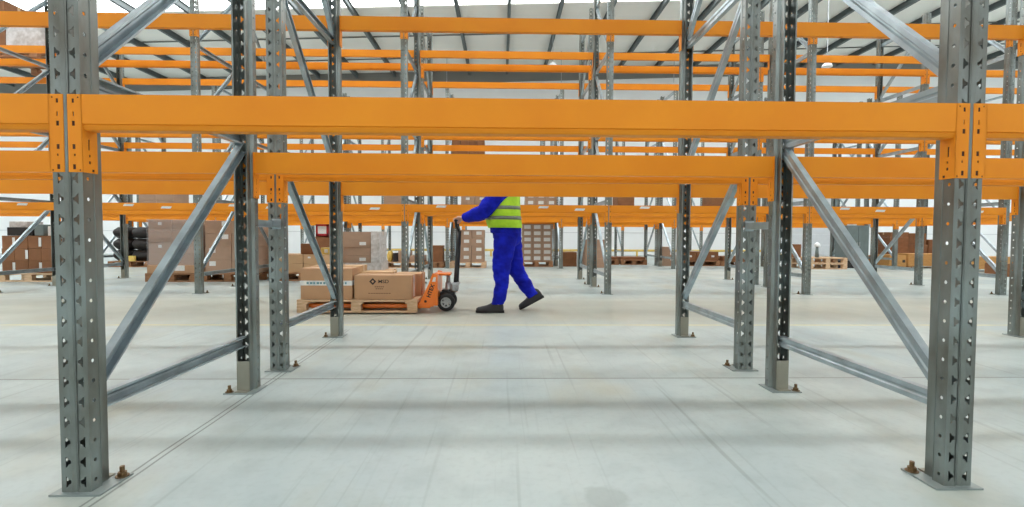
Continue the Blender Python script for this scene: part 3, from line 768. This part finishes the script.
# ------------------------------------------------------------------ pallet jack
JY = 5.42
J = thing('pallet_jack', 'orange hand pallet jack under the loaded pallet, black handle raised', 'pallet jack', (-.7, JY, 0))
def jp(name, mb, m, par=J, smooth=False):
    o = ob(name, mb.mesh(name, m, smooth), par)
    o.location = (0,0,0)
    # geometry is written in world coordinates; bring it back to the thing's own origin
    for v in o.data.vertices: v.co -= Vector((-.7, JY, 0))
    return o
for s in (-1, 1):
    yc = JY + s*.16
    mb = MB(); mb.box(-1.98,-.74, yc-.07,yc+.07, .048,.092); mb.box(-2.03,-1.98, yc-.05,yc+.05, .052,.085); mb.bevel(.008, 2)
    f = jp('fork', mb, M['jack'])
    mb = MB(); mb.tube([(-1.82,yc-.035,.031), (-1.82,yc+.035,.031)], .030, 16); jp('load_wheel', mb, M['rubber'], f) if False else None
    mb2 = MB(); mb2.tube([(-1.82,yc-.035,.031), (-1.82,yc+.035,.031)], .030, 16)
    me = mb2.mesh('load_wheel', M['rubber'], True)
    for v in me.vertices: v.co -= Vector((-.7, JY, 0))
    ob('load_wheel', me, f)
    # slanted side plate
    y0 = yc - .06*1 if s < 0 else yc+.048
    mb = MB(); mb.prism([(-.868,.062), (-.705,.062), (-.685,.20), (-.665,.405), (-.715,.415), (-.76,.30)], .012, lambda u, v, c: (u, (JY-.225 if s < 0 else JY+.213)+c, v)); mb.bevel(.003, 1)
    pl = jp('side_plate', mb, M['jack'])
    if s < 0:
        tm = text_mesh('HTEX', .056, M['ink'], bold=.0022)
        o = ob('lettering', tm, pl, (-.735+.7, -.2262, .228), (PI/2, 0, 0)); o.rotation_euler = (PI/2, -1.22, 0)
        mb = MB(); mb.prism([(-.722,.325), (-.685,.325), (-.68,.372), (-.705,.372)], .001, lambda u, v, c: (u, JY-.226+c, v)); o = jp('sticker', mb, M['white'], pl)
        mb = MB(); mb.tube([(-.79,JY-.2262,.118), (-.79,JY-.224,.118)], .014, 12); jp('bolt_head', mb, M['shade_bolt'], pl)
mb = MB(); mb.box(-.72,-.665, JY-.215,JY+.215, .07,.40); mb.bevel(.006, 1); jp('fork_carriage', mb, M['jack'])
mb = MB(); mb.box(-.72,-.54, JY-.09,JY+.09, .378,.408); mb.bevel(.012, 2); jp('top_bracket', mb, M['jack'])
mb = MB(); mb.tube([(-.575,JY,.13), (-.575,JY,.30)], .034, 16); mb.tube([(-.575,JY,.30), (-.575,JY,.382)], .022, 16); jp('pump_ram', mb, M['alu'], smooth=True)
mb = MB(); mb.box(-.66,-.50, JY-.055,JY+.055, .16,.20); mb.box(-.64,-.55, JY-.06,JY+.06, .20,.225); mb.bevel(.008, 2); jp('pump_housing', mb, M['black'])
mb = MB(); mb.box(-.545,-.462, JY-.05,JY+.05, .20,.30); mb.bevel(.02, 2); mb.tube([(-.50,JY-.075,.235), (-.50,JY+.075,.235)], .022, 12); mb.tube([(-.47,JY-.06,.285), (-.47,JY+.06,.285)], .02, 12); jp('pump_head', mb, M['alu'])
mb = MB(); mb.tube([(-.585,JY-.16,.092), (-.585,JY+.16,.092)], .014, 10); mb.box(-.61,-.56, JY-.05,JY+.05, .08,.17); jp('steer_axle', mb, M['alu'])
for s in (-1, 1):
    yc = JY + s*.125
    mb = MB(); seg = 28
    prof = [(.056,-.026), (.086,-.027), (.093,-.02), (.095,0), (.093,.02), (.086,.027), (.056,.026)]
    for k in range(seg):
        pass
    rings = [[Vector((-.585 + r*math.cos(2*PI*k/seg), yc+q, .0955 + r*math.sin(2*PI*k/seg))) for k in range(seg)] for r, q in prof]
    mb.loft(rings + [rings[0]], cap=False)
    wh = jp('steer_wheel', mb, M['rubber'], smooth=True)
    mb = MB()
    mb.tube([(-.585,yc-.03,.0955), (-.585,yc+.03,.0955)], .018, 14)
    rr = [[Vector((-.585 + r*math.cos(2*PI*k/seg), yc+q, .0955 + r*math.sin(2*PI*k/seg))) for k in range(seg)] for r, q in ((.048,-.024), (.058,-.026), (.058,.026), (.048,.024))]
    mb.loft(rr + [rr[0]], cap=False)
    for k in range(6):
        a = 2*PI*k/6; R = Matrix.Rotation(-a, 3, 'Y')
        mb.box(.012,.05, -.014,.014, -.009,.009, rot=R, at=(-.585,yc,.0955))
    jp('wheel_rim', mb, M['alu'], wh)
mb = MB(); mb.tube([(-.49,JY,.27), (-.487,JY,.34), (-.464,JY,.72), (-.455,JY,.86)], [.030,.028,.026,.022], 12); jp('handle_pole', mb, M['black'], smooth=True)
mb = MB()
HX, HZ = -.482, .968
for s in (-1, 1): mb.tube([(-.455,JY,.845), (-.462,JY+s*.05,.875), (-.478,JY+s*.12,.92), (HX,JY+s*.155,HZ)], .013, 10)
jp('grip_fork', mb, M['black'], smooth=True)
mb = MB(); mb.tube([(HX,JY-.168,HZ), (HX,JY+.168,HZ)], .0135, 12); g = jp('grip_bar', mb, M['black'], smooth=True)
mb = MB(); mb.tube([(-.487,JY,.92), (-.502,JY,.955)], .006, 8); mb.box(-.509,-.497, JY-.03,JY+.03, .948,.958); jp('release_lever', mb, M['red'])

# ------------------------------------------------------------------ the worker
BY = 5.345
P = thing('person', 'person in blue workwear and lime hi-vis vest walking and pushing the pallet jack', 'person', (.07, BY, 0))
ORG = Vector((.07, BY, 0))
def wp(name, me, par=P):
    o = ob(name, me, par)
    for v in me.vertices: v.co -= ORG
    return o
def ell(c, rx, ry, n=24, tilt=0, e=1.0):
    out = []
    for k in range(n):
        a = 2*PI*k/n; x = rx*math.copysign(abs(math.cos(a))**e, math.cos(a)); y = ry*math.copysign(abs(math.sin(a))**e, math.sin(a))
        out.append(Vector((c[0]+x*math.cos(tilt), c[1]+y, c[2]-x*math.sin(tilt))))
    return out
SH = {-1: dict(sh=(.055,BY-.185,1.325), el=(-.185,BY-.19,1.065), wr=(-.401,JY-.115,.992), y=JY-.105), 1: dict(sh=(.045,BY+.185,1.325), el=(-.185,BY+.21,1.07), wr=(-.401,JY+.118,.992), y=JY+.108)}
LEG = {-1: dict(hip=(.065,BY-.09,.83), kn=(.0,BY-.135,.47), an=(-.032,BY-.145,.085)), 1: dict(hip=(.085,BY+.09,.83), kn=(.155,BY+.075,.47), an=(.34,BY+.065,.16))}
# body: one continuous skin surface
mb = MB()
mb.loft([ell((.07,BY,.78), .10,.15), ell((.065,BY,.90), .11,.16), ell((.045,BY,1.02), .10,.145), ell((.03,BY,1.18), .12,.165), ell((.035,BY,1.30), .11,.17), ell((.03,BY,1.37), .07,.11), ell((.018,BY,1.42), .052,.055)])
mb.tube([(.02,BY,1.36), (.0,BY,1.42), (-.02,BY,1.49)], [.06,.054,.052], 16)
HC = Vector((-.035,BY,1.562))
mb.ball(HC, (.098,.074,.103), 24, 16)
mb.ball(HC+Vector((-.045,0,-.06)), (.050,.052,.050), 18, 12)       # jaw
mb.ball(HC+Vector((-.072,0,-.088)), (.022,.026,.020), 12, 8)       # chin
mb.tube([HC+Vector((-.092,0,.012)), HC+Vector((-.112,0,-.022)), HC+Vector((-.098,0,-.034))], [.009,.013,.010], 10)   # nose
mb.ball(HC+Vector((-.084,0,.018)), (.018,.058,.012), 14, 8)        # brow
for s in (-1, 1):
    mb.ball(HC+Vector((.012,s*.074,-.012)), (.020,.010,.032), 12, 8)    # ears
    d_ = SH[s]; y = d_['y']
    mb.tube([d_['sh'], Vector(d_['sh']).lerp(Vector(d_['el']), .5), d_['el']], [.055,.050,.042], 14)
    mb.tube([d_['el'], Vector(d_['el']).lerp(Vector(d_['wr']), .4), d_['wr']], [.042,.040,.029], 14)
    wr = Vector(d_['wr'])
    # palm, four fingers of unequal length closed over the bar, thumb from the side
    mb.tube([wr, (-0.431,y,1.0), (-0.458,y,1.003), (-0.473,y,1.0)], [(.030,.024), (.040,.016), (.043,.014), (.038,.011)], 14)
    for k, (dy, sc_) in enumerate(((-.0335,.92), (-.0115,1.06), (.0105,1.0), (.0325,.80))):
        yy = y + dy*s*-1
        c0 = Vector((HX, yy, HZ)); R_ = .0235
        pts = []
        for a in (75, 115, 155, 200, 245, 245+38*sc_):
            a = math.radians(a); pts.append(c0 + Vector((math.cos(a)*R_, 0, math.sin(a)*R_)))
        mb.tube([(-0.458,yy,1.0)] + pts, [.0098,.0096,.0094,.0092,.0088,.0082,.006], 10)
    ty = y - s*.047
    mb.tube([(-0.426,y-s*.022,.990), (-0.444,ty,.972), (-0.462,ty+s*.004,.952), (-0.481,ty+s*.010,.944), (-0.496,ty+s*.014,.947)], [.014,.0125,.011,.0098,.007], 10)
    l = LEG[s]
    mb.tube([l['hip'], Vector(l['hip']).lerp(Vector(l['kn']), .5), l['kn'], Vector(l['kn']).lerp(Vector(l['an']), .35), l['an']], [.085,.074,.054,.052,.036], 16)
body = wp('body', remesh(mb.mesh('body', M['skin']), .0042, M['skin'], 1))
# face details and hair
mb = MB(); mb.ball(HC+Vector((.012,0,.022)), (.097,.081,.094), 24, 16)
bmesh.ops.bisect_plane(mb.bm, geom=mb.bm.verts[:]+mb.bm.edges[:]+mb.bm.faces[:], plane_co=HC+Vector((-.05,0,.03)), plane_no=Vector((-.75,0,-.66)), clear_outer=True)
bmesh.ops.solidify(mb.bm, geom=mb.bm.faces[:], thickness=.004)
wp('hair', mb.mesh('hair', M['hair'], True))
for s in (-1, 1):
    mb = MB(); mb.ball(HC+Vector((-.084,s*.030,.002)), (.012,.013,.009), 12, 8); e_ = wp('eye', mb.mesh('eye', M['eyew'], True))
    mb = MB(); mb.ball(HC+Vector((-.0945,s*.030,.002)), (.0025,.0055,.0055), 10, 6); me = mb.mesh('iris', M['ink'], True)
    for v in me.vertices: v.co -= ORG
    ob('iris', me, e_)
mb = MB(); mb.ball(HC+Vector((-.090,0,-.060)), (.007,.022,.006), 12, 8); wp('mouth', mb.mesh('mouth', M['lip'], True))
# jacket
mb = MB()
mb.loft([ell((.045,BY,.84), .160,.190), ell((.03,BY,1.0), .165,.195), ell((.025,BY,1.15), .165,.21), ell((.035,BY,1.27), .150,.215), ell((.035,BY,1.35), .115,.17), ell((.025,BY,1.40), .075,.085), ell((.015,BY,1.43), .066,.068)])
for s in (-1, 1):
    d_ = SH[s]; sh, el, wr = Vector(d_['sh']), Vector(d_['el']), Vector(d_['wr'])
    mb.tube([sh+Vector((.01,-s*.06,.0)), sh, sh.lerp(el, .35), sh.lerp(el, .75), el+Vector((.005,0,-.004)), el.lerp(wr, .3)+Vector((0,0,-.006)), el.lerp(wr, .7), el.lerp(wr, .95)],
            [.070,.080,.090,.089,.083,.074,.060,.047], 20)
jm = remesh(mb.mesh('jacket', M['blue']), .008, M['blue'], 3)
def crease(me, amp, f, dirn=(0,0,1)):
    me.update()
    for v in me.vertices:
        n = noise.noise(Vector((v.co.x*f, v.co.y*f, v.co.z*f*1.8))) + .5*noise.noise(Vector((v.co.x*f*2.2+5, v.co.y*f*2, v.co.z*f*3.5)))
        v.co += v.normal*amp*n
crease(jm, .009, 9)
wp('jacket', jm)
# trousers
mb = MB()
mb.loft([ell((.065,BY,.93), .145,.175), ell((.062,BY,.86), .155,.185), ell((.066,BY,.79), .155,.185), ell((.07,BY,.73), .13,.165), ell((.075,BY,.69), .08,.12)])
l = LEG[-1]; y = BY-.09
mb.loft([ell((.06,y,.84), .135,.10), ell((.035,y-.02,.68), .118,.10), ell((.008,y-.04,.50), .101,.09), ell((.005,y-.045,.43), .094,.086), ell((.010,y-.05,.32), .074,.08), ell((-.008,y-.053,.20), .068,.076), ell((-.028,y-.055,.125), .070,.074), ell((-.032,y-.055,.085), .068,.072)])
y = BY+.09
mb.loft([ell((.085,y,.84), .13,.10), ell((.115,y-.005,.68), .115,.10, tilt=-.15), ell((.150,y-.015,.50), .095,.09, tilt=-.3), ell((.185,y-.018,.40), .085,.084, tilt=-.5), ell((.255,y-.02,.29), .076,.078, tilt=-.55), ell((.315,y-.024,.20), .069,.074, tilt=-.56), ell((.347,y-.025,.15), .066,.072, tilt=-.56)])
tm_ = remesh(mb.mesh('trousers', M['blue']), .008, M['blue'], 3); crease(tm_, .012, 9)
wp('trousers', tm_)
# hi-vis vest
def vrings(off, z0=None, z1=None):
    secs = [(.892,.040,.182,.212), (.93,.034,.188,.215), (1.0,.018,.194,.218), (1.10,.014,.190,.226), (1.20,.024,.182,.215), (1.28,.034,.166,.185), (1.35,.038,.135,.150), (1.40,.034,.10,.105), (1.425,.03,.09,.092)]
    def at(z):
        for p, q in zip(secs, secs[1:]):
            if p[0] <= z <= q[0]:
                t_ = (z-p[0])/(q[0]-p[0]); return [p[i]+(q[i]-p[i])*t_ for i in range(4)]
        return secs[-1] if z > 1 else secs[0]
    zs = [s_[0] for s_ in secs] if z0 is None else [z0, (z0+z1)/2, z1]
    out = []
    for z in zs:
        s_ = at(z); ring = ell((s_[1], BY, z), s_[2]+off, s_[3]+off, 48, 0, .9)
        out.append([p + (p-Vector((s_[1],BY,z))).normalized()*(.006*noise.noise((p.x*11, p.y*11, z*9))) for p in ring])
    return out
mb = MB(); mb.loft(vrings(0), cap=False)
bmesh.ops.subdivide_edges(mb.bm, edges=mb.bm.edges[:], cuts=1, use_grid_fill=True)
bmesh.ops.recalc_face_normals(mb.bm, faces=mb.bm.faces); bmesh.ops.solidify(mb.bm, geom=mb.bm.faces[:], thickness=.004)
wp('safety_vest', mb.mesh('safety_vest', M['lime'], True))
for z0 in (.978, 1.084):
    mb = MB(); mb.loft(vrings(.003, z0, z0+.036), cap=False); bmesh.ops.recalc_face_normals(mb.bm, faces=mb.bm.faces); bmesh.ops.solidify(mb.bm, geom=mb.bm.faces[:], thickness=.002)
    wp('reflective_band', mb.mesh('reflective_band', M['reflect'], True))
# shoes: built toe towards -X, heel at origin
def shoe(s, heel, ang):
    R = Matrix.Rotation(ang, 3, 'Y'); H = Vector(heel)
    mb = MB(); L_ = .29
    rings = []
    for t_, wd, ht in ((.0,.026,.05), (.03,.034,.085), (.10,.038,.112), (.28,.038,.118), (.45,.041,.085), (.62,.047,.062), (.80,.047,.050), (.93,.038,.042), (1.0,.018,.028)):
        x = -t_*L_
        rings.append([Vector((x, wd*math.cos(a), .018 + max(0, ht*math.sin(a)) if math.sin(a) > 0 else .018)) for a in [2*PI*k/20 for k in range(20)]])
    mb.loft(rings); 
    me = remesh(mb.mesh('shoe', M['shoe']), .006, M['shoe'], 2)
    for v in me.vertices: v.co = R @ v.co + H
    o = wp('shoe', me)
    mb = MB(); out = [(-.0,.0), (.006,.03), (-.05,.037), (-.12,.036), (-.18,.046), (-.24,.047), (-.275,.036), (-.295,.012)]
    poly = out + [(x, -y_) for x, y_ in reversed(out[1:])]
    mb.prism(poly, .024, lambda a_, b_, c: R @ Vector((a_, b_, c)) + H); me = mb.mesh('sole', M['sole'])
    for v in me.vertices: v.co -= ORG
    ob('sole', me, o)
shoe(-1, (.030,BY-.145,.0), 0)
shoe(1, (.468,BY+.068,.135), math.radians(-28))

# ------------------------------------------------------------------ light, camera, view
w_ = bpy.data.worlds.new('world'); sc.world = w_; w_.use_nodes = True
w_.node_tree.nodes['Background'].inputs[0].default_value = (.8,.9,1,1); w_.node_tree.nodes['Background'].inputs[1].default_value = 1.0
f, yaw, pit, rol, hc = 496.2748, .022, .0359, .0042, .8098
R0 = Vector((math.cos(yaw), -math.sin(yaw), 0)); F = Vector((math.sin(yaw)*math.cos(pit), math.cos(yaw)*math.cos(pit), -math.sin(pit))); U0 = R0.cross(F)
Rr = R0*math.cos(rol) + U0*math.sin(rol); Uu = U0*math.cos(rol) - R0*math.sin(rol)
cam = bpy.data.cameras.new('camera'); cam.sensor_width = 36; cam.lens = f*36/1024; cam.clip_start = .05; cam.clip_end = 200
co = bpy.data.objects.new('camera', cam); COL.objects.link(co)
co.matrix_world = Matrix(((Rr.x,Uu.x,-F.x,0), (Rr.y,Uu.y,-F.y,0), (Rr.z,Uu.z,-F.z,hc), (0,0,0,1)))
sc.camera = co
vs = sc.view_settings; vs.view_transform = 'Standard'; vs.look = 'None'; vs.gamma = 1; vs.use_curve_mapping = False; vs.exposure = -.40
